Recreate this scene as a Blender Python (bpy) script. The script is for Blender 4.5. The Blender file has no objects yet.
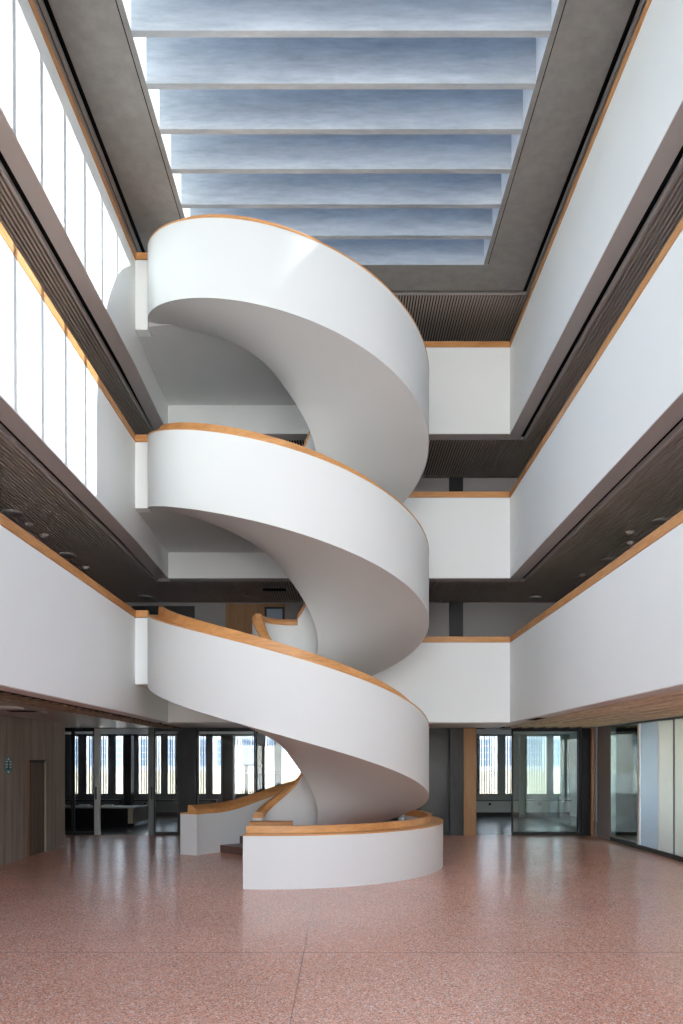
import bpy, bmesh, math, random
from math import sin, cos, pi, radians
random.seed(7)
S = bpy.context.scene
COL = S.collection

# ------------------------------------------------------------------ materials
def new_mat(name):
    m = bpy.data.materials.new(name); m.use_nodes = True
    nt = m.node_tree; nt.nodes.clear()
    out = nt.nodes.new('ShaderNodeOutputMaterial')
    return m, nt, out

def N(nt, t, **kw):
    n = nt.nodes.new(t)
    for k, v in kw.items():
        if k.startswith('i_'):
            n.inputs[k[2:].replace('_', ' ')].default_value = v
        else:
            setattr(n, k, v)
    return n

def principled(nt, out, col=(.8, .8, .8), rough=.5, metal=0, spec=.5):
    b = nt.nodes.new('ShaderNodeBsdfPrincipled')
    b.inputs['Base Color'].default_value = (*col, 1)
    b.inputs['Roughness'].default_value = rough
    b.inputs['Metallic'].default_value = metal
    b.inputs['Specular IOR Level'].default_value = spec
    nt.links.new(b.outputs[0], out.inputs[0])
    return b

def plain(name, col, rough=.6, metal=0, spec=.3, var=.03, scale=3.0):
    """a painted / metal surface with very slight cloudiness"""
    m, nt, out = new_mat(name)
    b = principled(nt, out, col, rough, metal, spec)
    tc = N(nt, 'ShaderNodeTexCoord'); no = N(nt, 'ShaderNodeTexNoise'); no.inputs['Scale'].default_value = scale
    no.inputs['Detail'].default_value = 4
    nt.links.new(tc.outputs['Object'], no.inputs['Vector'])
    mr = N(nt, 'ShaderNodeMapRange'); mr.inputs['To Min'].default_value = 1 - var; mr.inputs['To Max'].default_value = 1 + var
    nt.links.new(no.outputs[0], mr.inputs[0])
    mx = N(nt, 'ShaderNodeVectorMath', operation='SCALE'); mx.inputs[0].default_value = col
    nt.links.new(mr.outputs[0], mx.inputs['Scale'])
    nt.links.new(mx.outputs[0], b.inputs['Base Color'])
    return m

def streaked(name, c0, c1, scale=(1, 1, 1), rough=.7, fine=(6, 6, 6), spec=.3, bump=0.0, lines=None):
    """two-colour material from stretched noise: concrete and timber"""
    m, nt, out = new_mat(name)
    b = principled(nt, out, c0, rough, 0, spec)
    tc = N(nt, 'ShaderNodeTexCoord')
    mp = N(nt, 'ShaderNodeMapping'); mp.inputs['Scale'].default_value = scale
    no = N(nt, 'ShaderNodeTexNoise'); no.inputs['Scale'].default_value = 1.0; no.inputs['Detail'].default_value = 6; no.inputs['Roughness'].default_value = .6
    mp2 = N(nt, 'ShaderNodeMapping'); mp2.inputs['Scale'].default_value = fine
    no2 = N(nt, 'ShaderNodeTexNoise'); no2.inputs['Scale'].default_value = 1.0; no2.inputs['Detail'].default_value = 8; no2.inputs['Roughness'].default_value = .7
    nt.links.new(tc.outputs['Object'], mp.inputs[0]); nt.links.new(mp.outputs[0], no.inputs['Vector'])
    nt.links.new(tc.outputs['Object'], mp2.inputs[0]); nt.links.new(mp2.outputs[0], no2.inputs['Vector'])
    ad = N(nt, 'ShaderNodeMath', operation='ADD'); nt.links.new(no.outputs[0], ad.inputs[0]); nt.links.new(no2.outputs[0], ad.inputs[1])
    mr = N(nt, 'ShaderNodeMapRange'); mr.inputs['From Min'].default_value = .7; mr.inputs['From Max'].default_value = 1.3
    nt.links.new(ad.outputs[0], mr.inputs[0])
    mix = N(nt, 'ShaderNodeMix', data_type='RGBA')
    mix.inputs[6].default_value = (*c0, 1); mix.inputs[7].default_value = (*c1, 1)
    nt.links.new(mr.outputs[0], mix.inputs[0])
    nt.links.new(mix.outputs[2], b.inputs['Base Color'])
    if bump:
        bp = N(nt, 'ShaderNodeBump'); bp.inputs['Strength'].default_value = bump; bp.inputs['Distance'].default_value = .01
        nt.links.new(no2.outputs[0], bp.inputs['Height']); nt.links.new(bp.outputs[0], b.inputs['Normal'])
    return m

def glass(name, tint=(.9, .94, .93), refl=.0, rough=.0, ior=1.5):
    m, nt, out = new_mat(name)
    tr = N(nt, 'ShaderNodeBsdfTransparent'); tr.inputs[0].default_value = (*tint, 1)
    gl = N(nt, 'ShaderNodeBsdfGlossy'); gl.inputs['Roughness'].default_value = rough
    gl.inputs[0].default_value = (.9, .95, .95, 1)
    fr = N(nt, 'ShaderNodeFresnel'); fr.inputs[0].default_value = ior
    ad = N(nt, 'ShaderNodeMath', operation='ADD'); ad.use_clamp = True; ad.inputs[1].default_value = refl
    nt.links.new(fr.outputs[0], ad.inputs[0])
    mx = N(nt, 'ShaderNodeMixShader')
    nt.links.new(ad.outputs[0], mx.inputs[0]); nt.links.new(tr.outputs[0], mx.inputs[1]); nt.links.new(gl.outputs[0], mx.inputs[2])
    nt.links.new(mx.outputs[0], out.inputs[0])
    return m

def frosted(name, col, trans=.5):
    """matt translucent glass"""
    m, nt, out = new_mat(name)
    d = N(nt, 'ShaderNodeBsdfPrincipled'); d.inputs['Base Color'].default_value = (*col, 1); d.inputs['Roughness'].default_value = .15
    t = N(nt, 'ShaderNodeBsdfTranslucent'); t.inputs[0].default_value = (*col, 1)
    tr = N(nt, 'ShaderNodeBsdfTransparent'); tr.inputs[0].default_value = (*col, 1)
    mx = N(nt, 'ShaderNodeMixShader'); mx.inputs[0].default_value = .5
    mx2 = N(nt, 'ShaderNodeMixShader'); mx2.inputs[0].default_value = trans
    nt.links.new(t.outputs[0], mx.inputs[1]); nt.links.new(tr.outputs[0], mx.inputs[2])
    nt.links.new(d.outputs[0], mx2.inputs[1]); nt.links.new(mx.outputs[0], mx2.inputs[2])
    nt.links.new(mx2.outputs[0], out.inputs[0])
    return m

def terrazzo():
    m, nt, out = new_mat('terrazzo')
    b = principled(nt, out, (.5, .25, .2), .22, 0, .38)
    tc = N(nt, 'ShaderNodeTexCoord')
    v1 = N(nt, 'ShaderNodeTexVoronoi'); v1.inputs['Scale'].default_value = 75
    v2 = N(nt, 'ShaderNodeTexVoronoi'); v2.inputs['Scale'].default_value = 150
    no = N(nt, 'ShaderNodeTexNoise'); no.inputs['Scale'].default_value = .45; no.inputs['Detail'].default_value = 5
    for v in (v1, v2, no): nt.links.new(tc.outputs['Object'], v.inputs['Vector'])
    def ramp(stops):
        r = N(nt, 'ShaderNodeValToRGB'); r.color_ramp.interpolation = 'CONSTANT'
        e = r.color_ramp.elements
        e[0].position, e[0].color = stops[0][0], (*stops[0][1], 1)
        e[1].position, e[1].color = stops[1][0], (*stops[1][1], 1)
        for p, c in stops[2:]:
            k = e.new(p); k.color = (*c, 1)
        return r
    base = (.80, .355, .235)
    r1 = ramp([(0, base), (.30, (.52, .25, .18)), (.50, (.70, .39, .30)), (.70, (.40, .18, .125)), (.78, (.78, .50, .40)), (.88, (.62, .31, .23)), (.95, (.82, .64, .54))])
    r2 = ramp([(0, (1, 1, 1)), (.35, (.82, .80, .78)), (.55, (1.12, 1.1, 1.08)), (.75, (.68, .64, .62)), (.88, (1.35, 1.4, 1.4))])
    s1 = N(nt, 'ShaderNodeSeparateColor'); s2 = N(nt, 'ShaderNodeSeparateColor')
    nt.links.new(v1.outputs['Color'], s1.inputs[0]); nt.links.new(v2.outputs['Color'], s2.inputs[0])
    nt.links.new(s1.outputs[0], r1.inputs[0]); nt.links.new(s2.outputs[1], r2.inputs[0])
    mul = N(nt, 'ShaderNodeVectorMath', operation='MULTIPLY')
    nt.links.new(r1.outputs[0], mul.inputs[0]); nt.links.new(r2.outputs[0], mul.inputs[1])
    mr = N(nt, 'ShaderNodeMapRange'); mr.inputs['To Min'].default_value = .84; mr.inputs['To Max'].default_value = 1.16
    nt.links.new(no.outputs[0], mr.inputs[0])
    sc = N(nt, 'ShaderNodeVectorMath', operation='SCALE')
    nt.links.new(mul.outputs[0], sc.inputs[0]); nt.links.new(mr.outputs[0], sc.inputs['Scale'])
    nt.links.new(sc.outputs[0], b.inputs['Base Color'])
    no3 = N(nt, 'ShaderNodeTexNoise'); no3.inputs['Scale'].default_value = 2.0; no3.inputs['Detail'].default_value = 4
    nt.links.new(tc.outputs['Object'], no3.inputs['Vector'])
    rr = N(nt, 'ShaderNodeMapRange'); rr.inputs['To Min'].default_value = .16; rr.inputs['To Max'].default_value = .30
    nt.links.new(no3.outputs[0], rr.inputs[0]); nt.links.new(rr.outputs[0], b.inputs['Roughness'])
    return m

M = {}
M['white'] = plain('white_plaster', (.865, .88, .87), .75, spec=.2, var=.012, scale=1.2)
M['dimmed_white'] = plain('dimmed_white', (.69, .695, .688), .6, spec=.25, var=.008, scale=.8)  # same white as the parapets, darkened to offset the strong frontal light
M['grey_wall'] = plain('grey_plaster', (.34, .325, .32), .8, var=.03)
M['mauve'] = plain('taupe_metal', (.62, .575, .56), .5, spec=.3, var=.02)
M['strip'] = plain('pale_metal_strip', (.40, .375, .355), .45, spec=.4)
M['slat'] = plain('brown_slat', (.50, .43, .385), .6, spec=.25)
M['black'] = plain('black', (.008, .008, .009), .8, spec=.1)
M['black_metal'] = plain('black_metal', (.014, .014, .016), .45, spec=.4)
M['column'] = streaked('dark_steel', (.008, .008, .009), (.025, .025, .028), (6, 6, .6), .45, (30, 30, 3))
M['column_grey'] = streaked('dark_grey_steel', (.016, .016, .017), (.05, .048, .047), (6, 6, .6), .45, (30, 30, 3))
M['concrete'] = streaked('concrete', (.25, .24, .228), (.36, .345, .33), (.5, .5, .5), .8, (5, 5, 5), bump=.1)
M['beam'] = streaked('beam_concrete', (.35, .375, .40), (.58, .60, .62), (.5, 2.0, 2.6), .75, (2.2, 8, 12), bump=.05)
M['board_concrete'] = streaked('board_marked_concrete', (.20, .17, .145), (.40, .35, .30), (6, 7, .25), .75, (22, 22, 1.2), bump=.25)
M['plaster_soffit'] = plain('smooth_soffit', (.42, .39, .38), .35, spec=.4)
M['oak'] = streaked('oak', (.43, .178, .052), (.72, .37, .145), (1.1, 1.1, 5), .42, (5, 5, 60), spec=.4)
M['oak_x'] = streaked('oak_lengthwise', (.43, .178, .052), (.72, .37, .145), (.8, 2.2, 5), .42, (4, 22, 50), spec=.4)
M['oak_dark'] = streaked('oak_panel', (.26, .125, .05), (.40, .21, .095), (5, 5, .5), .5, (40, 40, 2), spec=.35)
M['step'] = streaked('dark_terrazzo_step', (.10, .05, .04), (.17, .09, .075), (8, 8, 8), .35, (60, 60, 60))
M['terrazzo'] = terrazzo()
M['joint'] = plain('floor_joint', (.20, .10, .075), .5)
M['grey_floor'] = plain('grey_floor', (.20, .19, .195), .25, spec=.5, var=.15, scale=2)
M['slab'] = plain('gallery_floor', (.22, .17, .15), .4)
M['wood_slat'] = streaked('timber_ceiling_slat', (.60, .45, .31), (.95, .80, .60), (7, .25, 1), .6, (30, 2, 5))
M['wood_slat_dark'] = streaked('dark_timber_slat', (.15, .095, .06), (.27, .18, .12), (5, 5, 5), .6, (30, 3, 30))
M['glass'] = glass('clear_glass', (.90, .91, .905))
M['glass_solar'] = glass('solar_control_glass', (.60, .62, .63))
M['glass_green'] = glass('greenish_glass', (.76, .86, .84), refl=.06)
M['glass_dark'] = plain('dark_backed_glass', (.055, .054, .055), .16, spec=.12, var=.15)
M['glass_roof'] = glass('roof_glass', (.48, .545, .60))
M['glass_blue'] = frosted('pale_blue_glass', (.64, .73, .79), .45)
M['glass_frost'] = frosted('frosted_white_glass', (.80, .83, .80), .45)
M['silver'] = plain('brushed_metal', (.60, .59, .58), .35, metal=.5)
M['frame_grey'] = plain('window_frame_grey', (.16, .175, .175), .5)
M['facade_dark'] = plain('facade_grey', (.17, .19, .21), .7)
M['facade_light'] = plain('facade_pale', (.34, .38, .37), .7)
M['radiator'] = plain('radiator_white', (.62, .64, .62), .5)
M['fin'] = plain('exterior_fin', (.16, .17, .19), .6)
M['lamp'] = plain('lamp_glass', (.30, .28, .27), .3, spec=.5)
M['cream'] = plain('cream_render', (.72, .62, .44), .85)
M['ledge'] = plain('white_render', (.85, .85, .84), .85)
M['win_blue'] = plain('blue_grey_window', (.25, .33, .45), .3, spec=.6)
M['pave'] = plain('paving', (.5, .5, .49), .9)
M['door_brown'] = streaked('brown_door', (.10, .078, .062), (.19, .15, .12), (6, 7, .25), .6, (22, 22, 1.2))
M['teal'] = plain('teal_enamel', (.06, .22, .25), .4)
M['pale_mark'] = plain('pale_mark', (.62, .68, .66), .4)
M['dark_mark'] = plain('dark_mark', (.006, .03, .045), .4)
M['sill'] = plain('dark_sill', (.05, .055, .06), .4)
M['desk_side'] = streaked('desk_side_wood', (.20, .17, .13), (.34, .29, .22), (3, 3, 3), .5, (5, 5, 40))

# ------------------------------------------------------------------ geometry helpers
class MB:
    def __init__(s): s.v = []; s.f = []
    def box(s, x0, x1, y0, y1, z0, z1):
        b = len(s.v)
        s.v += [(x0,y0,z0),(x1,y0,z0),(x1,y1,z0),(x0,y1,z0),(x0,y0,z1),(x1,y0,z1),(x1,y1,z1),(x0,y1,z1)]
        s.f += [tuple(b+i for i in q) for q in ((3,2,1,0),(4,5,6,7),(0,1,5,4),(1,2,6,5),(2,3,7,6),(3,0,4,7))]
        return s
    def prism(s, pts, z0, z1):
        b = len(s.v); n = len(pts)
        s.v += [(x,y,z0) for x,y in pts] + [(x,y,z1) for x,y in pts]
        s.f.append(tuple(b+i for i in reversed(range(n)))); s.f.append(tuple(b+n+i for i in range(n)))
        for i in range(n):
            j = (i+1) % n; s.f.append((b+i, b+j, b+n+j, b+n+i))
        return s
    def loft(s, rings, closed_profile=True, caps=True):
        """rings: list of equal-length lists of xyz"""
        b = len(s.v); n = len(rings[0])
        for r in rings: s.v += r
        for k in range(len(rings)-1):
            for i in range(n if closed_profile else n-1):
                j = (i+1) % n
                s.f.append((b+k*n+i, b+k*n+j, b+(k+1)*n+j, b+(k+1)*n+i))
        if caps and closed_profile:
            s.f.append(tuple(b+i for i in reversed(range(n))))
            s.f.append(tuple(b+(len(rings)-1)*n+i for i in range(n)))
        return s
    def cyl(s, c, r, h, axis='z', n=32, r2=None):
        b = len(s.v); r2 = r if r2 is None else r2
        for k, (rr, t) in enumerate(((r, 0), (r2, h))):
            for i in range(n):
                a = 2*pi*i/n; u, w = rr*cos(a), rr*sin(a)
                s.v.append((c[0]+u, c[1]+w, c[2]+t) if axis == 'z' else (c[0]+t, c[1]+u, c[2]+w) if axis == 'x' else (c[0]+u, c[1]+t, c[2]+w))
        s.f.append(tuple(b+i for i in reversed(range(n)))); s.f.append(tuple(b+n+i for i in range(n)))
        for i in range(n):
            j = (i+1) % n; s.f.append((b+i, b+j, b+n+j, b+n+i))
        return s
    def build(s, name, mat, parent=None, smooth=False, bevel=0):
        me = bpy.data.meshes.new(name); me.from_pydata(s.v, [], s.f)
        bm = bmesh.new(); bm.from_mesh(me); bmesh.ops.recalc_face_normals(bm, faces=bm.faces)
        bm.to_mesh(me); bm.free()
        me.materials.append(mat)
        if smooth:
            for p in me.polygons: p.use_smooth = True
            me.set_sharp_from_angle(angle=radians(35))
        o = bpy.data.objects.new(name, me); COL.objects.link(o)
        if parent is not None:
            o.parent = parent
            o.matrix_parent_inverse = parent.matrix_world.inverted() if parent.type != 'EMPTY' else mat_inv(parent)
        if bevel:
            bv = o.modifiers.new('bevel', 'BEVEL'); bv.width = bevel; bv.segments = 2; bv.limit_method = 'ANGLE'
        return o

from mathutils import Matrix
def mat_inv(e): return Matrix.Translation(-e.location)

def tag(o, label=None, cat=None, group=None, kind=None):
    if label: o['label'] = label
    if cat: o['category'] = cat
    if group: o['group'] = group
    if kind: o['kind'] = kind
    return o
def thing(name, label, cat, loc=(0,0,0), group=None):
    o = bpy.data.objects.new(name, None); o.location = loc; o.empty_display_size = .2; COL.objects.link(o)
    return tag(o, label, cat, group)
def struct(mb, name, mat, smooth=False):
    return tag(mb.build(name, mat, None, smooth), kind='structure')
def box(*a): return MB().box(*a)

# ------------------------------------------------------------------ main dimensions (metres; camera at the origin looking +Y)
XL, XR, YB, YF = -4.14, 4.10, 18.55, -5.1        # atrium void
XLB = -4.216
WL, WR, YW = -6.75, 7.0, 21.5                     # outer gallery walls
Y1 = 15.30                                        # front edge of the stair landings
CZ = [3.02, 6.53, 10.04, 12.95]                   # ceiling levels: ground, first, second, third floor
WT = [None, 4.95, 8.475, 12.13]                    # top of the white parapets
FL = [0, 4.10, 7.60, 11.20]                       # floor levels
LB = [None, 3.62, 7.15, 10.735]                    # landing undersides
RH = .155                                         # parapet rail height
YFW = -5.2                                        # front building wall

# ------------------------------------------------------------------ floor
struct(MB().prism([(-6.95,-5.4),(7.05,-5.4),(7.05,21.4),(-12,21.4),(-12,18.62),(-6.95,18.62)], -.3, 0), 'floor', M['terrazzo'])
struct(box(-12, 8.9, 21.4, 29.3, -.3, 0), 'floor', M['grey_floor'])
struct(box(7.05, 8.9, 8, 21.4, -.3, 0), 'floor', M['grey_floor'])
struct(box(-.414, -.407, -5.2, 12.3, 0, .0015), 'trim_1', M['joint'])
struct(box(-6.9, 7.0, 8.318, 8.326, 0, .0015), 'trim_2', M['joint'])

# ------------------------------------------------------------------ gallery parapets
LEV = [None, 'first', 'second', 'third']
POS = [None, 'lowest', 'middle', 'topmost']
def parapet(lev, side):
    zb, zt, lb = CZ[lev-1], WT[lev], LB[lev]
    t = .30
    if side == 'left':
        o = thing('gallery_parapet', 'white gallery parapet with oak rail on the left, %s of three' % POS[lev], 'parapet', (XL, 6, zb), 'white gallery parapets around the atrium')
        m = MB().box(XL-t, XL, YF, Y1, zb, zt)
        m.prism([(XL, Y1), (XLB, YB), (XLB-t, YB), (XL-t, Y1)], zb, lb)
        m.build('parapet_wall', M['white'], o)
        r = box(XL-.12, XL+.004, YF, Y1+.004, zt+.014, zt+RH); r.build('handrail', M['oak'], o, bevel=.006)
        box(XL-.10, XL-.012, YF, Y1, zt, zt+.015).build('shadow_gap', M['mauve'], o)
        s = MB().box(XL-t, XL-.004, YF, Y1, zb-.012, zb-.0005)
        s.prism([(XL-.004, Y1), (XLB-.004, YB), (XLB-t, YB), (XL-t, Y1)], zb-.012, zb-.0005)
        s.build('soffit_band', M['mauve'], o)
    elif side == 'right':
        o = thing('gallery_parapet', 'white gallery parapet with oak rail on the right, %s of three' % POS[lev], 'parapet', (XR, 6, zb), 'white gallery parapets around the atrium')
        box(XR, XR+t, YF, YB+t, zb, zt).build('parapet_wall', M['white'], o)
        box(XR-.004, XR+.12, YF, YB+.12, zt+.014, zt+RH).build('handrail', M['oak'], o, bevel=.006)
        box(XR+.012, XR+.10, YF, YB, zt, zt+.015).build('shadow_gap', M['mauve'], o)
        box(XR+.004, XR+t, YF, YB+t, zb-.012, zb-.0005).build('soffit_band', M['mauve'], o)
    elif side == 'back':
        o = thing('gallery_parapet', 'white gallery parapet with oak rail across the back, %s of three' % POS[lev], 'parapet', (1.5, YB, zb), 'white gallery parapets around the atrium')
        x0 = -1.1
        m = MB().box(x0, XR-.0045, YB, YB+t, zb, zt)
        m.box(XLB+.001, x0, YB, YB+t, zb, lb)
        m.build('parapet_wall', M['white'], o)
        box(x0, XR-.005, YB-.004, YB+.12, zt+.014, zt+RH).build('handrail', M['oak_x'], o, bevel=.006)
        box(x0, XR, YB+.012, YB+.10, zt, zt+.015).build('shadow_gap', M['mauve'], o)
        box(XLB+.001, XR-.006, YB+.004, YB+t, zb-.012, zb-.0005).build('soffit_band', M['mauve'], o)
    else:   # short return that closes the landing beside the stair
        o = thing('gallery_parapet', 'short white return of parapet between left gallery and stair, %s of three' % POS[lev], 'parapet', (XL, Y1, lb), 'short parapet returns beside the stair')
        xe = -3.885
        box(XL+.002, xe, Y1, Y1+.25, lb, zt).build('parapet_wall', M['white'], o)
        box(XL+.006, xe, Y1-.004, Y1+.12, zt+.014, zt+RH).build('handrail', M['oak_x'], o, bevel=.006)
for lev in (1, 2, 3):
    for side in ('left', 'right', 'back', 'return'):
        parapet(lev, side)

# ------------------------------------------------------------------ gallery floors and slatted ceilings
def gallery(lev):
    zc = CZ[lev]
    # floor slabs of the storey above (not over the top storey)
    if lev < 3:
        fz = FL[lev+1]
        zs = zc+.14
        struct(box(WL, XL-.30, YFW, YW, zs, fz), 'floor', M['slab'])
        struct(box(XR+.30, WR, YFW, YW, zs, fz), 'floor', M['slab'])
        struct(box(XL-.30, XR+.30, YB+.30, YW, zs, fz), 'floor', M['slab'])
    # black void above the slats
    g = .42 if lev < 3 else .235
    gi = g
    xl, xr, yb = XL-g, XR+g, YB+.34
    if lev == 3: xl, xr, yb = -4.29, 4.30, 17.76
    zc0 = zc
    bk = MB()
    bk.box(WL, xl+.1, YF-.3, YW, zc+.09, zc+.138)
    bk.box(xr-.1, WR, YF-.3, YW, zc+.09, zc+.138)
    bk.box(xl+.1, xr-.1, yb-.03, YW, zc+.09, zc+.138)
    sl = MB()
    w, p = .032, .068
    x = WL+.03
    while x < WR:
        if x < xl-.045: sl.box(x, x+w, YF, YW, zc, zc+.06)
        elif x > xr+.045: sl.box(x, x+w, YF, YW, zc, zc+.06)
        elif xl-.03 < x < xr: sl.box(x, x+w, yb+.045, YW, zc, zc+.06)
        x += p
    c = struct(sl, 'ceiling', M['slat'])
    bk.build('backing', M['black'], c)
    st = MB()
    st.box(xl-.04, xl, YF, yb, zc-.004, zc+.07); st.box(xr, xr+.04, YF, yb, zc-.004, zc+.07)
    st.box(xl-.04, xr+.04, yb, yb+.04, zc-.004, zc+.07)
    st.build('edge_strip', M['strip'] if lev == 3 else M['mauve'], c)
for lev in (1, 2, 3): gallery(lev)

# roof slab above third floor galleries
struct(MB().box(WL-.2, -4.19, YFW, YW+.2, 13.12, 13.6).box(4.20, WR+.2, YFW, YW+.2, 13.12, 13.6)
       .box(-4.19, 4.20, 17.64, YW+.2, 13.12, 13.6).box(-4.19, 4.20, YFW, YFW+.3, 13.12, 13.6), 'ceiling', M['black'])

# ground-floor ceilings
def ground_ceiling():
    zc = CZ[0]
    sl = MB(); x = XR+.45
    k = 0
    while x < 6.75:
        sl.box(x, x+.10, YF, 21.3, zc-.01-.02*(k % 2), zc+.06); x += .165; k += 1
    c = struct(sl, 'ceiling', M['wood_slat'])
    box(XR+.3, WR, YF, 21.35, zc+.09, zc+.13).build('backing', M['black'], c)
    box(6.78, 6.86, YF, 21.3, zc-.03, zc+.03).build('track', M['silver'], c)
    sl = MB(); x = XL-.42
    sl2 = MB()
    y = YF
    while y < 21.2:
        sl2.box(XL-.86, XL-.42, y, y+.15, zc-.045, zc+.03); y += .36
    c = struct(sl2, 'ceiling', M['wood_slat_dark'])
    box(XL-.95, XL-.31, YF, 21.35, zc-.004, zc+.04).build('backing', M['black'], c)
    struct(box(WL-5.3, XL-.96, YF, 21.35, zc-.02, zc+.1), 'ceiling', M['plaster_soffit'])
    struct(box(XL-.3, XR+.3, YB+.3, 21.35, zc-.02, zc+.1), 'ceiling', M['mauve'])
    struct(box(-12, 8.9, 21.35, 29.3, 3.08, 3.2), 'ceiling', M['ledge'])
    struct(box(7.0, 8.9, 8, 21.35, 3.08, 3.2), 'ceiling', M['ledge'])
    # ground-floor storey slab above those ceilings = first floor
    for a in ((WL-5.3, XL-.30, YFW, 29.3), (XR+.30, WR+2, YFW, 29.3), (XL-.30, XR+.30, YB+.30, 29.3)):
        struct(box(*a, 3.21, FL[1]), 'floor', M['slab'])
ground_ceiling()

# ------------------------------------------------------------------ concrete skylight frame, well, beams, glass
SX0, SX1, SY1, ZS = -3.235, 3.22, 16.72, 12.95
SY0 = -3.6
fr = MB()
fr.box(-4.19, SX0, YFW, 17.64, ZS, 13.35); fr.box(SX1, 4.20, YFW, 17.64, ZS, 13.35)
fr.box(SX0, SX1, SY1, 17.64, ZS, 13.35); fr.box(SX0, SX1, YFW, SY0, ZS, 13.35)
f_ = struct(fr, 'ceiling', M['concrete'])
j = MB()   # dark joint round the opening
j.box(SX0, SX0+.018, SY0, SY1, ZS+.01, ZS+.3); j.box(SX1-.018, SX1, SY0, SY1, ZS+.01, ZS+.3)
j.build('joint', M['black'], f_)
ie = MB()
ie.box(SX0+.018, SX0+.10, SY0, SY1-.018, ZS, 12.985); ie.box(SX1-.10, SX1-.018, SY0, SY1-.018, ZS, 12.985)
ie.build('inner_edge', M['concrete'], f_)
WX0, WX1 = SX0+.10, SX1-.10
struct(MB().box(WX0-.075, WX0, SY0, SY1, 12.986, 13.36).box(WX0-.25, WX0, SY0, SY1+.25, 13.36, 14.5), 'wall_left', M['ledge'])
struct(MB().box(WX1, WX1+.075, SY0, SY1, 12.986, 13.36).box(WX1, WX1+.25, SY0, SY1+.25, 13.36, 14.5), 'wall_right', M['ledge'])
struct(box(WX0, WX1, SY1-.018, SY1+.25, ZS+.001, 14.5), 'wall_back', M['beam'])
struct(box(WX0, WX1, SY0-.25, SY0, 13.3, 14.5), 'wall_front', M['beam'])
ORD = ['first','second','third','fourth','fifth','sixth','seventh','eighth','ninth','tenth','eleventh','twelfth','thirteenth','fourteenth','fifteenth','sixteenth','seventeenth','eighteenth','nineteenth','twentieth','twenty-first','twenty-second','twenty-third']
k = 0; y = SY1-.887
while y > SY0+.3:
    o = box(WX0+.001, WX1-.001, y-.055, y+.055, ZS, 13.98).build('skylight_beam', M['beam'])
    tag(o, 'deep pale concrete skylight beam, %s from the far end' % ORD[k], 'beam', 'concrete beams under the skylight')
    y -= .887; k += 1
gl = struct(box(WX0-.2, WX1+.2, SY0-.2, SY1+.2, 14.46, 14.48), 'window_1', M['glass_roof'])
fm = MB()
for yy in (SY0, SY0+4.4, SY0+8.8, SY0+13.2, SY1): fm.box(WX0, WX1, yy-.03, yy+.03, 14.48, 14.56)
fm.build('window_frame', M['frame_grey'], gl)
struct(box(WX1+.25, WX1+.40, SY0, SY1+.4, 13.6, 15.2), 'wall_right', M['ledge'])  # unseen roof upstand added to keep direct sun off the stair front

# ------------------------------------------------------------------ upper back / side / front walls
def upper_walls():
    struct(box(WL-.2, WL, YFW, YW+.2, 3.21, 13.6), 'wall_left', M['grey_wall'])
    struct(box(WR, WR+.2, YFW, YW+.2, 3.21, 13.6), 'wall_right', M['grey_wall'])
    struct(box(WL-.2, WR+.2, YW, YW+.2, 3.21, 13.6), 'wall_back', M['grey_wall'])
    # unseen front wall behind the camera, glazed throughout to add frontal light
    m = MB()
    m.box(WL-.2, WR+.2, YFW-.2, YFW, 13.0, 13.6)
    for lev in (1, 2, 3):
        m.box(WL-.2, WR+.2, YFW-.2, YFW, FL[lev]-.25, FL[lev])
    for xx in (-6.95, -5.0, -2.6, -.1, 2.4, 4.8, 6.95):
        m.box(xx, xx+.12, YFW-.2, YFW, 0, 13.6)
    struct(m, 'wall_front', M['grey_wall'])
    struct(box(WL, WR, YFW-.12, YFW-.10, 0, 13.4), 'window_2', M['glass'])
upper_walls()

# things seen above the first gallery rail on the back wall
o = tag(box(3.03, 3.42, YW-.05, YW-.001, FL[1], CZ[1]+.05).build('recess_shade_sheet', M['black_metal']), 'flat black sheet standing in for a dark full-height recess on back wall of the first gallery, right of the stair', 'wall panel', 'black sheets for dark recesses on the back gallery walls')  # shade of a wall recess painted as a flat black sheet
o = tag(box(3.03, 3.42, YW-.05, YW-.001, FL[2], CZ[2]+.05).build('recess_shade_sheet', M['black_metal']), 'flat black sheet standing in for a dark full-height recess on back wall of the second gallery, right of the stair', 'wall panel', 'black sheets for dark recesses on the back gallery walls')
d = thing('gallery_window', 'dark glazed opening at left end of the first gallery back wall', 'window', (-5.0, YW, FL[1]))
box(-5.9, -4.14, YW-.06, YW-.001, FL[1], 6.43).build('frame', M['black_metal'], d)
box(-5.2, -4.75, YW-.075, YW-.061, FL[1]+.2, 6.33).build('pane', M['glass_dark'], d)
d = thing('panelled_door', 'brown timber door panel on the first gallery behind the stair', 'door', (-2.5, YW, FL[1]))
box(-3.26, -1.58, YW-.06, YW-.001, FL[1], 6.5).build('door_leaf', M['oak_dark'], d)
f = box(-2.16, -1.60, YW-.09, YW-.061, 5.9, 6.40).build('window_frame', M['black_metal'], d)
box(-2.10, -1.66, YW-.10, YW-.091, 6.0, 6.34).build('pane', M['win_blue'], f)

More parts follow.
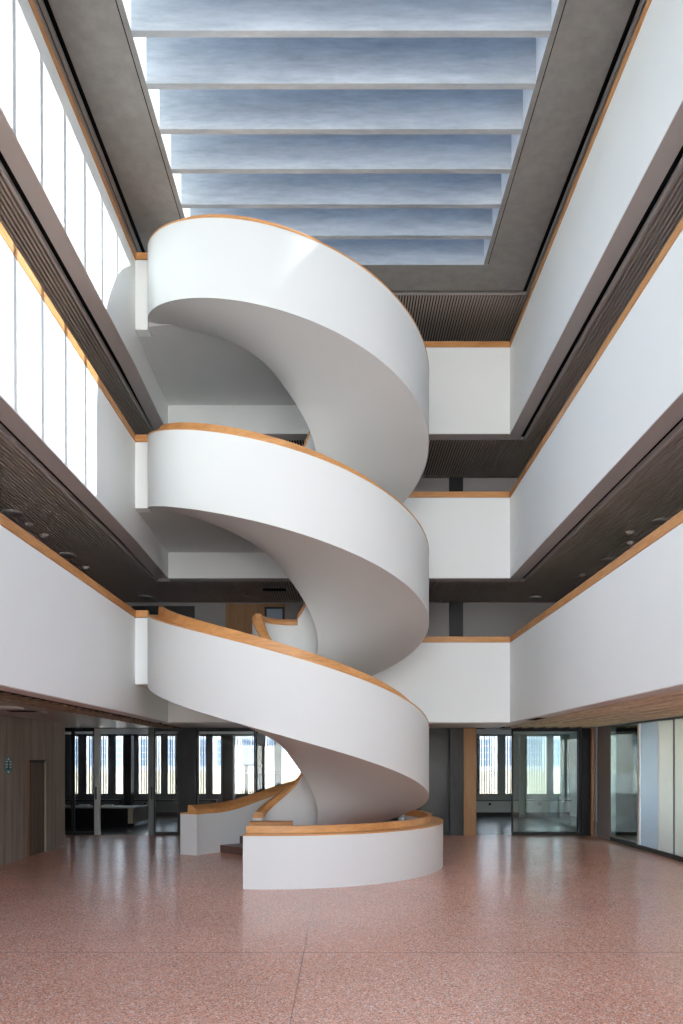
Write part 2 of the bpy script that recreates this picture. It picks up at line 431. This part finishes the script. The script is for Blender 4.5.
# ------------------------------------------------------------------ ground floor left: board-marked concrete wall with a recessed door
cw = MB()
cw.box(WL-.3, WL, YFW, 16.40, 0, 3.0)
cw.box(WL-.3, WL, 17.45, 18.62, 0, 3.0)
cw.box(WL-.3, WL, 16.40, 17.45, 2.1, 3.0)
struct(cw, 'wall_left', M['board_concrete'])
struct(box(-12, WL-.3, 18.42, 18.62, 0, 3.0), 'wall_left', M['board_concrete'])
struct(box(WL-.5, WL-.3, 15.9, 17.9, 0, 3.0), 'wall_left', M['board_concrete'])  # unseen backing added to stop light leaking round the door
dr = struct(box(WL-.12, WL-.05, 16.401, 17.449, 0.001, 2.099), 'door_1', M['door_brown'])
box(WL-.05, WL-.03, 16.401, 16.58, 0.001, 2.099).build('door_frame_and_shadow', M['oak_dark'], dr)
box(WL-.05, WL-.03, 16.58, 17.449, 2.04, 2.099).build('door_frame_and_shadow', M['column'], dr)  # dark strip painted as the lintel's shadow across the door head
# round enamel sign
sg = thing('round_sign', 'small round teal sign with pale bars and a dark mark on the concrete wall', 'sign', (WL, 15.43, 1.99))
MB().cyl((WL+.001, 15.43, 1.99), .185, .012, 'x', 40).build('disc', M['teal'], sg)
b_ = MB()
for zz, w0, w1 in ((.075, .03, .13), (.02, .03, .15), (-.035, .03, .13)):
    b_.box(WL+.0135, WL+.017, 15.43-w1, 15.43-w0, 1.99+zz-.012, 1.99+zz+.012)
    b_.box(WL+.0135, WL+.017, 15.43+w0, 15.43+w1, 1.99+zz-.012, 1.99+zz+.012)
b_.v += [(WL+.0135, 15.43-.075, 2.095), (WL+.0135, 15.43+.075, 2.095), (WL+.0135, 15.43, 2.16),
         (WL+.0135, 15.43-.075, 1.88), (WL+.0135, 15.43+.075, 1.88), (WL+.0135, 15.43, 1.82)]
n_ = len(b_.v); b_.f += [(n_-6, n_-5, n_-4), (n_-3, n_-2, n_-1)]
b_.build('pale_marks', M['pale_mark'], sg)
MB().box(WL+.0135, WL+.019, 15.41, 15.45, 1.92, 2.08).cyl((WL+.0135, 15.40, 1.93), .032, .006, 'x', 16).build('dark_mark', M['dark_mark'], sg)

# ------------------------------------------------------------------ glass line at the back of the ground floor
YG = 21.38
def px(x): return (x-341.5)*YG/762.6
def partition(name, label, x0, x1, mat, kind='panel', cat='glass partition', group=None):
    o = thing(name, label, cat, ((x0+x1)/2, YG, 0), group)
    box(x0+.04, x1-.04, YG-.008, YG+.008, .09, 2.90).build('pane', mat, o)
    f = MB(); f.box(x0, x1, YG-.04, YG+.04, 0, .09); f.box(x0, x1, YG-.04, YG+.04, 2.90, 2.985)
    f.box(x0, x0+.04, YG-.04, YG+.04, .09, 2.90); f.box(x1-.04, x1, YG-.04, YG+.04, .09, 2.90)
    f.build('frame', M['black_metal'], o)
    return o
G = 'framed glass partitions along the back'
partition('glass_partition', 'narrow framed glass panel beside the concrete wall, far left', px(58), px(73), M['glass'], group=G)
o = partition('glass_door', 'framed glass door with silver stile left of the black low desk', px(73.3), px(95), M['glass'], cat='door', group='glass doors at the back')
box(px(95), px(100), YG-.06, YG+.06, 0, 2.985).build('stile', M['silver'], o)
MB().box(px(96.5), px(97.6), YG-.12, YG-.06, 1.0, 1.35).build('handle', M['black_metal'], o)
o = partition('glass_door', 'framed glass door with dark stile immediately left of the black column', px(154), px(179.5), M['glass'], cat='door', group='glass doors at the back')
box(px(149), px(154), YG-.06, YG+.06, 0, 2.985).build('stile', M['frame_grey'], o)
MB().box(px(152), px(153), YG-.12, YG-.06, 1.0, 1.35).build('handle', M['black_metal'], o)
partition('glass_partition', 'wide glass panel behind the low stair wall, right of the black column', px(197.5), px(255.5), M['glass'], group=G)
partition('glass_partition', 'glass panel behind the foot of the stair, right of the thin mullion', px(256), px(330), M['glass'], group=G)
partition('glass_partition', 'glass panel hidden mostly behind the curved stair', px(330.5), px(410), M['glass'], group=G)
partition('glass_partition', 'dark reflecting glass panel just right of the stair', px(410.5), px(448.5), M['glass_dark'], group=G)
partition('glass_partition', 'large clear glass panel right of the open doorway', px(511.5), px(580), M['glass_green'], group=G)
struct(box(-12, px(592), YG-.05, YG+.06, 2.985, 3.05), 'trim_3', M['black_metal'])
def column(label, x0, x1, y0, y1, mat, name='column', cat='column', group='dark steel columns'):
    o = thing(name, label, cat, ((x0+x1)/2, (y0+y1)/2, 0), group)
    box(x0, x1, y0, y1, .0, 3.0).build('shaft', mat, o, bevel=.008)
    box(x0-.012, x1+.012, y0-.012, y1+.012, 0, .03).build('base_plate', mat, o)
    return o
column('wide black column rising behind the low stair wall', px(180), px(197.2), YG-.16, YG+.3, M['column'])
column('dark grey steel column beside the oak panel', px(449), px(462.5), YG-.16, YG+.3, M['column_grey'])
column('black column at right corner of the glazing', px(580.2), px(588.5), YG-.16, YG+.3, M['column'])
o = tag(box(px(463), px(475.5), YG-.12, YG+.2, 0, 2.985).build('timber_wall_panel', M['oak_dark']), 'upright oak panel at the left of the open doorway', 'wall panel')
o = tag(box(px(589.2), px(592), YG-.14, YG+.05, 0, 2.985).build('timber_post', M['oak_dark']), 'thin oak strip beside the black corner column', 'post')
struct(box(px(592), 7.05, YG-.30, YG-.2, 0, 3.0), 'wall_right', M['grey_wall'])
# partition wall between the two rear rooms
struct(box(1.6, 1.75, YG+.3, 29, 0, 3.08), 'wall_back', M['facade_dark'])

# ------------------------------------------------------------------ right glass wall
XG = 7.05
def rpanel(label, y0, y1, mat, edge=M['silver'], dark=True):
    o = thing('glass_partition', label, 'glass partition', (XG, (y0+y1)/2, 0), 'sliding glass panels along the right side')
    box(XG-.012, XG+.012, y0+.012, y1-.012, .10, 2.96).build('pane', mat, o)
    box(XG-.03, XG+.03, y0, y1, 0, .10).build('bottom_rail', M['black_metal'], o)
    box(XG-.03, XG+.03, y0, y1, 2.96, 3.0).build('top_rail', M['frame_grey'], o)
    box(XG-.03, XG+.03, y0, y0+(.12 if edge is M['ledge'] else .03), .10, 2.96).build('edge', edge, o)
    return o
rpanel('clear greenish glass panel at far end of the right side', 17.97, 19.95, M['glass_green'], M['ledge'])
rpanel('pale blue glass panel on the right side', 16.90, 17.96, M['glass_blue'])
rpanel('frosted white glass panel next to the pale blue one', 16.12, 16.89, M['glass_frost'], M['frame_grey'])
rpanel('frosted white glass panel cut by the right edge of the picture', 13.6, 16.11, M['glass_frost'], M['frame_grey'])
struct(box(XG-.06, XG+.06, YFW, 21.3, 3.0, 3.09), 'trim_4', M['frame_grey'])
struct(box(XG, XG+.1, 19.96, 21.0, 0, 3.0), 'wall_right', M['grey_wall'])
struct(box(XG-.05, XG+.1, YFW, 13.59, 0, 3.0), 'wall_right', M['white'])
m_ = MB().box(8.68, 8.9, 8, 29.3, 2.9, 3.2).box(8.68, 8.9, 8, 29.3, 0, .3).box(8.68, 8.9, 20.2, 29.3, .3, 2.9)
for yy in (8, 10.4, 12.8, 15.2, 17.6): m_.box(8.68, 8.9, yy, yy+.25, .3, 2.9)
struct(m_, 'wall_right', M['ledge'])
struct(box(8.78, 8.79, 8, 20.2, .3, 2.9), 'window_40', M['glass'])  # unseen windows added so daylight makes the frosted panels glow
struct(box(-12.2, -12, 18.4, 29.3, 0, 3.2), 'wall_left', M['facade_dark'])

# ------------------------------------------------------------------ rear facade with its windows
YX = 29.0
def fx(x): return (x-341.5)*YX/762.6
wins = [(50,58,1),(70,78,1),(85.5,93,1),(97,108,1),(115,123,0),(138,148,1),(153,161,1),(167,176,1),(198,206,1),(212,221,0),(235,256,1),
        (265,274.5,1),(281,305,1),(310,330,1),(336,350,1),(358,372,1),(395,420,1),(479,498,1),(505,514,1),(527,547,1),(553.5,561,0)]
ZW0, ZW1 = .80, 3.02
fa = MB(); fb = MB()
prev = -12.0
for a, b, k in wins + [(None, None, 0)]:
    nx = fx(a) if a else 8.9
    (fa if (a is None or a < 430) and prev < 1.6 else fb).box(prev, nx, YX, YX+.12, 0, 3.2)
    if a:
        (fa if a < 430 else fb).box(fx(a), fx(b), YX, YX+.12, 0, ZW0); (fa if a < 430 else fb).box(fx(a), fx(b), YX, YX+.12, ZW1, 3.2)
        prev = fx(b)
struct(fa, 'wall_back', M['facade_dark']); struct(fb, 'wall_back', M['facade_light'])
for i, (a, b, k) in enumerate(wins):
    x0, x1 = fx(a), fx(b)
    w = struct(box(x0, x1, YX+.09, YX+.10, ZW0, ZW1), 'window_%d' % (i+3), M['glass_solar'])
    f = MB(); t = .016
    f.box(x0, x1, YX+.04, YX+.085, ZW0, ZW0+t); f.box(x0, x1, YX+.04, YX+.085, ZW1-t, ZW1)
    f.box(x0, x0+t, YX+.04, YX+.085, ZW0, ZW1); f.box(x1-t, x1, YX+.04, YX+.085, ZW0, ZW1)
    f.build('window_frame', M['frame_grey'], w)
    if k:
        f = MB(); x = x0+.05
        while x < x1-.02:
            f.box(x, x+.032, YX+.25, YX+.31, ZW0-.3, ZW1+.3); x += .095
        f.build('sun_louvre', M['fin'], w)
for lab, a, b, y in (('black column inside the rear room behind the low desk', 124, 131, 28.0), ('black column inside the rear room above the low stair wall', 222.5, 233, 28.0),):
    column(lab, (a-341.5)*y/762.6, (b-341.5)*y/762.6, y, y+.4, M['column'])
column('grey column inside the right rear room seen through the glass', (520-341.5)*28/762.6, (526-341.5)*28/762.6, 28.0, 28.25, M['facade_light'], group='columns in the right rear room')
# bench radiators under the windows
def bench(label, x0, x1, mat, plinth):
    o = thing('bench_radiator', label, 'radiator', ((x0+x1)/2, 28.6, 0), 'radiator benches under the rear windows')
    box(x0, x1, 28.55, 28.98, .14, .56).build('casing', mat, o, bevel=.01)
    box(x0-.02, x1+.02, 28.5, 28.99, .56, .61).build('shelf', M['frame_grey'] if mat is M['radiator'] else M['sill'], o)
    box(x0, x1, 28.62, 28.98, 0, .14).build('plinth', plinth, o)
    MB().cyl((x0+.55, 28.52, .45), .05, .03, 'y', 20).build('knob', M['black_metal'], o)
bench('white radiator bench under the windows beyond the open doorway', fx(473), fx(518), M['radiator'], M['black_metal'])
bench('white radiator bench seen through the large clear glass panel', fx(522), fx(567), M['radiator'], M['black_metal'])
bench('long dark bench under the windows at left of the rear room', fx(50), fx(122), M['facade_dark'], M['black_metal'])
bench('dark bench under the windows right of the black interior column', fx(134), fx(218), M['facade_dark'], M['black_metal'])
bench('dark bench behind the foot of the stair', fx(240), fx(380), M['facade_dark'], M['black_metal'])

# furniture in the left rear room
o = thing('low_desk', 'low black reception desk with pale top behind the glass doors', 'desk', (-7, 23.8, 0))
box(-9.3, -6.66, 23.7, 24.5, 0, .60).build('front_panel', M['black'], o)
box(-9.32, -6.45, 23.66, 24.55, .60, .64).build('desk_top', M['strip'], o, bevel=.008)
box(-6.65, -6.50, 23.75, 26.0, .12, .58).build('side_panel', M['desk_side'], o)
for i, (xx, yy, lab) in enumerate(((-9.0, 23.95, 'stack of papers at the left end of the black desk'), (-8.3, 24.1, 'open papers in the middle of the black desk'), (-7.55, 24.0, 'stack of papers near the right end of the black desk'))):
    m = MB()
    for q in range(4):
        dx = random.uniform(-.04, .04); dy = random.uniform(-.03, .03)
        m.box(xx+dx, xx+.3+dx, yy+dy, yy+.24+dy, .6405+q*.012, .6405+(q+1)*.012)
    tag(m.build('paper_stack', M['ledge']), lab, 'papers', 'papers on the black desk')
o = thing('side_table', 'small dark table against the glass behind the rising stair rail', 'table', (-2.0, 22.6, 0))
x0, x1 = (244-341.5)*22.6/762.6, (262-341.5)*22.6/762.6
box(x0, x1, 22.4, 22.9, 1.93, 1.97).build('table_top', M['sill'], o)
for sx in (x0+.04, x1-.08):
    for sy in (22.43, 22.83): box(sx, sx+.04, sy, sy+.04, 0, 1.93).build('leg', M['sill'], o)

# ------------------------------------------------------------------ ceiling devices
def downlight(x, y, z, r, label, group):
    o = thing('ceiling_light', label, 'ceiling light', (x, y, z), group)
    MB().cyl((x, y, z-.035), r, .035, 'z', 36, r*1.03).build('trim_ring', M['strip'], o, smooth=True)
    MB().cyl((x, y, z-.042), r*.8, .008, 'z', 36).build('diffuser', M['lamp'], o, smooth=True)
gl1 = 'round ceiling lights under the first gallery ceiling'
LPOS = [(-5.3, 20.6, 'round ceiling light at the far left corner of the first gallery'), (-2.45, 20.66, 'round ceiling light in front of the timber door on the first gallery'),
        (5.24, 20.7, 'round ceiling light at the far right corner of the first gallery'), (5.9, 16.8, 'round ceiling light above the right gallery rail, second from the far end'),
        (5.9, 14.1, 'round ceiling light above the right gallery rail, third from the far end'), (-5.89, 16.4, 'round ceiling light above the left gallery rail, second from the far end'),
        (-5.88, 13.63, 'round ceiling light above the left gallery rail, third from the far end'),
        (5.9, 11.3, 'round ceiling light over the right gallery rail nearest the picture edge')]
for x, y, lab in LPOS: downlight(x, y, CZ[1], .17, lab, gl1)
def device(name, x, y, z, r, label, cat, group):
    o = thing(name, label, cat, (x, y, z), group)
    MB().cyl((x, y, z-.05), r*.7, .05, 'z', 24, r).build('housing', M['slat'], o, smooth=True)
    MB().cyl((x, y, z-.06), r*.45, .012, 'z', 24).build('cap', M['strip'], o, smooth=True)
gd = 'small ceiling spotlights between the round lights'
for x, y, lab in ((5.88, 15.5, 'small spotlight between two round lights on the right gallery ceiling'), (5.6, 14.8, 'tiny detector near the spotlight on the right gallery ceiling'),
                  (5.75, 18.2, 'small detector near the far end of the right gallery ceiling'), (-5.85, 15.0, 'small spotlight between two round lights on the left gallery ceiling'),
                  (-5.85, 14.3, 'tiny detector beside the spotlight on the left gallery ceiling'), (-5.86, 17.5, 'small detector near the far end of the left gallery ceiling')):
    device('ceiling_spotlight', x, y, CZ[1], .10, lab, 'spotlight', gd)
v = thing('ceiling_vent', 'black rectangular vent in the slatted ceiling above the timber door', 'vent', (-1.75, 19.8, CZ[1]))
box(-2.05, -1.44, 19.65, 19.95, CZ[1]-.012, CZ[1]).build('grille', M['black'], v)
box(-2.10, -1.39, 19.60, 20.0, CZ[1]-.006, CZ[1]-.0005).build('frame', M['slat'], v)
downlight(-5.65, 13.0, CZ[0]-.02, .22, 'round light in the smooth ceiling beside the concrete wall', 'ground floor ceiling lights')
downlight(-5.45, 14.0, CZ[0]-.02, .06, 'tiny round spotlight at the end of the slot grille', 'ground floor ceiling lights')
v = thing('ceiling_vent', 'slotted air grille in the smooth ceiling beside the concrete wall', 'vent', (-5.85, 14.0, 3.0))
g_ = MB()
for q in range(12): g_.box(-6.08+q*.04, -6.055+q*.04, 13.85, 14.1, 2.988, 2.9995)
g_.build('slot', M['black'], v)
for xx, nm, lab in ((1.18, 21, 'small linear vent in ceiling beyond the open doorway'),):
    pass
for x0, x1, y, lab in ((4.1, 4.45, 23.5, 'black linear vent on the ceiling beyond the open doorway'), (5.05, 5.45, 24.0, 'black linear vent on the ceiling seen through the large clear panel'),
                       (-3.95, -3.6, 22.6, 'black linear vent on the ceiling of the left rear room')):
    v = thing('linear_vent', lab, 'vent', (x0, y, 3.08), 'linear ceiling vents in the rear rooms')
    box(x0, x1, y, y+.12, 3.062, 3.0795).build('slot', M['black'], v)
    box(x0-.03, x1+.03, y-.03, y+.15, 3.071, 3.0796).build('frame', M['strip'], v)
v = thing('ceiling_vent', 'pale slotted grille at the corner under the right parapet', 'vent', (3.9, 19.2, 3.0))
box(XR+.02, XR+.28, 16.2, 17.2, 2.995, 3.0075).build('plate', M['strip'], v)
g_ = MB()
for q in range(8): g_.box(XR+.05, XR+.25, 16.25+q*.115, 16.30+q*.115, 2.990, 2.9948)
g_.build('slot', M['black'], v)

# ------------------------------------------------------------------ SPIRAL STAIR
XC, YC, R, RI, RT = -1.059, 15.69, 2.84, .57, .20
T = .34                                                     # balustrade thickness
H0 = [None, 3.908, 7.404, 11.070]                           # white wall top at the point facing the camera
PT = [None, 4.96, 4.96, 5.15]
DH = 1.381
def P(th, r, z):
    a = radians(th); return (XC + r*sin(a), YC - r*cos(a), z)
def sstep(t): t = max(0, min(1, t)); return t*t*(3-2*t)
CLAMP = [None, 4.97, 8.58, 12.44]
def softmin(a, b, k=.10):
    h = max(0, min(1, .5+.5*(b-a)/k)); return b*(1-h)+a*h - k*h*(1-h)
def softmax(a, b, k=.10): return -softmin(-a, -b, k)
def top(lev, th):
    z = H0[lev] - PT[lev]*th/360
    lo = .90 if lev == 1 else WT[lev-1]+.02
    if lev == 3 and th > 90:
        z90 = H0[3]-PT[3]/4; z = z90 + (lo-z90)*(th-90)/75
    return softmin(softmax(z, lo, .16), CLAMP[lev], .12)
def bot(lev, th):
    z = H0[lev] - PT[lev]*th/360 - DH
    if lev == 3 and th > 90: z = top(3, th) - DH
    if lev == 1 and th > 180: return 0.0
    if lev == 1: return softmax(softmin(z, 3.60, .10), -.0, .02) if z > .03 else 0.0
    lo = LB[lev-1]-.02
    return softmin(softmax(z, lo, .05), CLAMP[lev]-DH-.02 if lev == 3 else LB[lev]+.06, .08)
IN = .30                                                    # the underside drops towards the void
RNG = {1: (243, -93), 2: (176, -93), 3: (176, -93)}
stair = thing('spiral_staircase', 'white sculptural spiral staircase with oak handrails rising three storeys', 'staircase', (XC, YC, 0))
def frange(a, b, n): return [a+(b-a)*i/n for i in range(n+1)]
def ends(lev):
    return RNG[lev]
def outer(lev):
    a, b = ends(lev); ths = frange(a, b, 220); rings = []; wood = []
    if lev == 1: ths = frange(243, b, 250)
    for th in ths:
        zt, zb = top(lev, th), bot(lev, th)
        if lev == 1 and th > 176: zb = 0
        ti = T if not (lev == 1 and th > 160) else T + (.46-T)*sstep((th-160)/60)
        rings.append([P(th, R, zb), P(th, R, zt), P(th, R-ti, zt), P(th, R-ti, zb)])
        w = [(R+.004, 0), (R+.004, .03), (R-.20, .03), (R-.215, .20), (R-.30, .20), (R-ti-.004, .10), (R-ti-.004, 0)]
        wood.append([P(th, r, zt+z) for r, z in w])
    o = MB().loft(rings).build('outer_balustrade', M['dimmed_white'], stair, smooth=True)
    MB().loft(wood).build('handrail', M['oak_x'], o, smooth=True)
def ib(lev, th):
    z = bot(lev, th)
    return max(0.0, z - IN) if lev == 1 else max(z-IN, LB[lev-1]-IN)
def soffit(lev):
    a, b = ends(lev); a = 176; ths = frange(a, -90, 200); rings = []
    for th in ths:
        zo, zi = bot(lev, th)+.002, ib(lev, th)
        prof = []
        for q in range(9):
            t = q/8; r = R-.004 + (RI+.004-(R-.004))*t
            z = zo + (zi-zo)*(t**1.15)
            prof.append(P(th, r, min(z, LB[lev]+.02) if q else z))
        zz = zo+.16
        prof.append(P(th, RI+.1, max(zi+.2, zi)+.02)); prof.append(P(th, R-.15, zz))
        rings.append(prof)
    MB().loft(rings).build('underside', M['dimmed_white'], stair, smooth=True)
def inner(lev):
    a, b = ends(lev); a = 268 if lev == 1 else 167.5
    ths = frange(a, -90, 160); rings = []; wood = []
    def zt_(th):
        if lev == 1 and th > 176: return .90 + (top(1, 176)-.90)*((268-th)/92)**1.35
        return top(lev, th)
    for th in ths:
        zt, zb = zt_(th), ib(lev, th)
        rings.append([P(th, RI, zb+.012), P(th, RI, zt), P(th, RI+RT, zt), P(th, RI+RT, zb+.09)])
        wood.append([P(th, r, zt+z) for r, z in ((RI-.02, 0), (RI-.02, .07), (RI+.03, .13), (RI+.14, .13), (RI+RT+.01, .05), (RI+RT+.01, 0))])
    # flat run round the landing
    if lev < 3: fl = frange(-90, -193, 50)
    else: fl = frange(-90, -180, 44)
    zt0 = top(lev, -90); zt1 = WT[lev]+.02
    for th in fl[1:]:
        t = sstep((-90-th)/40); zt = zt0+(zt1-zt0)*t; zb = LB[lev]-.002 if lev == 3 or th > -160 else LB[lev]-.002
        zb = ib(lev, -90) + (LB[lev]-.002-ib(lev, -90))*sstep((-90-th)/20)
        rings.append([P(th, RI, zb+.012), P(th, RI, zt), P(th, RI+RT, zt), P(th, RI+RT, zb+.09)])
        wood.append([P(th, r, zt+z) for r, z in ((RI-.02, 0), (RI-.02, .07), (RI+.03, .13), (RI+.14, .13), (RI+RT+.01, .05), (RI+RT+.01, 0))])
    o = MB().loft(rings).build('inner_balustrade', M['dimmed_white'], stair, smooth=True)
    MB().loft(wood).build('handrail', M['oak_x'], o, smooth=True)
for lev in (1, 2, 3):
    outer(lev); soffit(lev); inner(lev)
# landings
for lev in (1, 2, 3):
    pts = [(XL-.0052, Y1+.252), (-3.835, Y1+.252), (-3.835, 15.20), (-3.4, 15.13), (-2.85, 15.13), (-2.45, 15.28), (-2.27, 15.40), (-1.88, 15.86)]
    for th in frange(-105, -200, 9): pts.append(P(th, RI+.03, 0)[:2])
    pts += [(-.70, YB-.002), (XLB+.0006, YB-.002)]
    MB().prism(pts, LB[lev], FL[lev]).build('landing', M['dimmed_white'], stair)
# top guard from the void back to the gallery
g_ = box(XC-.2, XC, YC+RI+.02, YB-.02, FL[3], WT[3]); o = g_.build('end_guard', M['dimmed_white'], stair)
box(XC-.21, XC+.01, YC+RI+.02, YB-.02, WT[3], WT[3]+RH).build('handrail', M['oak'], o)
# steps
def steps(lev, a, z0, z1, n, b):
    rise = (z1-z0)/n; da = (a-b)/(n)
    for i in range(n-0):
        th0 = a - i*da; th1 = th0 - da - 1.0
        zt = z0 + (i+1)*rise; zb = max(zt - rise - .10, z0 if i < 1 else zt-rise-.10, bot(lev, th0)+.03 if i > 1 else 0)
        zb = max(zb, 0.001)
        if zt - zb < .05: zb = zt-.05
        ths = frange(th0, th1, 5)
        ro = R-T-.01 if not (lev == 1 and th0 > 160) else R - (T + (.46-T)*sstep((th0-160)/60)) - .02
        rings = [[P(t, RI+RT+.01, zb), P(t, RI+RT+.01, zt), P(t, ro, zt), P(t, ro, zb)] for t in ths]
        MB().loft(rings).build('step', M['step'], stair)
steps(1, 226, 0, FL[1], 24, -78)
steps(2, 162, FL[1], FL[2], 20, -78)
steps(3, 162, FL[2], FL[3], 20, -78)

# low enclosure round the foot of the stair
DX, DY, DR = -1.20, 15.61, 3.25
def D(th, r, z):
    a = radians(th); return (DX + r*sin(a), DY - r*cos(a), z)
gw = thing('curved_guard_wall', 'low curved white guard wall with broad oak ledge around the foot of the stair', 'guard wall', (DX, DY-DR, 0))
ths = frange(-7.1, 118, 120)
MB().loft([[D(t, DR, 0), D(t, DR, .865), D(t, DR-.30, .865), D(t, DR-.30, 0)] for t in ths]).build('wall', M['dimmed_white'], gw, smooth=True)
MB().loft([[D(t, DR+.006, .866), D(t, DR+.006, .893), D(t, DR-.215, .893), D(t, DR-.22, 1.01), D(t, DR-.30, 1.01), D(t, DR-.305, .866)] for t in ths]).build('ledge', M['oak_x'], gw, smooth=True)
# short wall end closing the foot of the inner stair rail
cb = thing('short_guard_wall', 'short white wall end with dark oak cap at the foot of the inner stair rail', 'guard wall', (-1.4, 15.2, 0))
box(-1.78, -.98, 14.86, 15.08, 0, .80).build('wall', M['dimmed_white'], cb)
box(-1.80, -.96, 14.84, 15.10, .801, .90).build('cap', M['oak_x'], cb, bevel=.01)

# ------------------------------------------------------------------ outside
struct(box(-80, 80, 29.5, 120, -.35, -.3), 'floor', M['pave'])
struct(box(-80, 80, -90, -5.45, -.35, -.3), 'floor', M['pave'])
bd = thing('building', 'cream and white building across the street with blue-grey windows', 'building', (0, 46, 0))
box(-40, 40, 46, 52, -.3, 1.45).build('base_wall', M['cream'], bd)
box(-40, 40, 45.9, 52, 1.45, 1.65).build('ledge', M['ledge'], bd)
box(-40, 40, 46, 52, 1.65, 9.0).build('wall', M['ledge'], bd)
for i in range(24):
    x = -23+i*1.55
    w = box(x, x+1.0, 45.94, 45.99, 1.75, 3.35).build('window', M['win_blue'], bd)
    m = MB(); m.box(x+.48, x+.52, 45.91, 45.935, 1.75, 3.35)
    for zz in (2.15, 2.55, 2.95): m.box(x, x+1.0, 45.91, 45.935, zz-.02, zz+.02)
    m.build('glazing_bar', M['ledge'], w)

# ------------------------------------------------------------------ light
w = bpy.data.worlds.new('world'); S.world = w; w.use_nodes = True
nt = w.node_tree; nt.nodes.clear()
ow = nt.nodes.new('ShaderNodeOutputWorld'); bg = nt.nodes.new('ShaderNodeBackground')
tc = nt.nodes.new('ShaderNodeTexCoord'); sx = nt.nodes.new('ShaderNodeSeparateXYZ')
nt.links.new(tc.outputs['Generated'], sx.inputs[0])
cr = nt.nodes.new('ShaderNodeValToRGB'); e = cr.color_ramp.elements
e[0].position = .0; e[0].color = (1.0, .965, .92, 1); e[1].position = .55; e[1].color = (.52, .72, 1.0, 1)
nt.links.new(sx.outputs[2], cr.inputs[0]); nt.links.new(cr.outputs[0], bg.inputs[0])
bg.inputs[1].default_value = 3.8
nt.links.new(bg.outputs[0], ow.inputs[0])
sun = bpy.data.lights.new('sun', 'SUN'); sun.energy = 23.0; sun.angle = radians(.53); sun.color = (1.0, .88, .76)
so = bpy.data.objects.new('sun', sun); COL.objects.link(so)
e_ = radians(49)
from mathutils import Vector
so.rotation_euler = Vector((-cos(e_), 0.007, -sin(e_))).to_track_quat('-Z', 'Y').to_euler()
so.location = (20, 6, 30)
def portal(name, loc, rot, sx_, sy_):
    l = bpy.data.lights.new(name, 'AREA'); l.shape = 'RECTANGLE'; l.size = sx_; l.size_y = sy_
    l.cycles.is_portal = True
    o = bpy.data.objects.new(name, l); o.location = loc; o.rotation_euler = rot; COL.objects.link(o)
portal('skylight_portal', ((WX0+WX1)/2, (SY0+SY1)/2, 14.6), (0, 0, 0), WX1-WX0, SY1-SY0)
portal('front_window_portal', (0, YFW-.3, 6.7), (radians(90), 0, 0), 13.9, 13.4)
portal('rear_window_portal', (-1.5, 29.8, 1.9), (radians(-90), 0, 0), 21, 2.4)

# ------------------------------------------------------------------ camera
cam = bpy.data.cameras.new('camera'); co = bpy.data.objects.new('camera', cam); COL.objects.link(co)
co.location = (0, 0, 2.1); co.rotation_euler = (radians(90), 0, 0)
cam.sensor_fit = 'VERTICAL'; cam.sensor_height = 36; cam.lens = 762.6/1024*36
cam.shift_y = (760-512)/1024; cam.shift_x = 0
cam.clip_end = 300
S.camera = co
S.view_settings.view_transform = 'Standard'; S.view_settings.look = 'None'
S.view_settings.gamma = 1; S.view_settings.use_curve_mapping = False
S.view_settings.exposure = 1.5
S.cycles.max_bounces = 14; S.cycles.diffuse_bounces = 8; S.cycles.glossy_bounces = 5
S.cycles.transparent_max_bounces = 16; S.cycles.transmission_bounces = 8
S.cycles.sample_clamp_indirect = 6
S.cycles.caustics_reflective = False; S.cycles.caustics_refractive = False
S.cycles.use_denoising = True
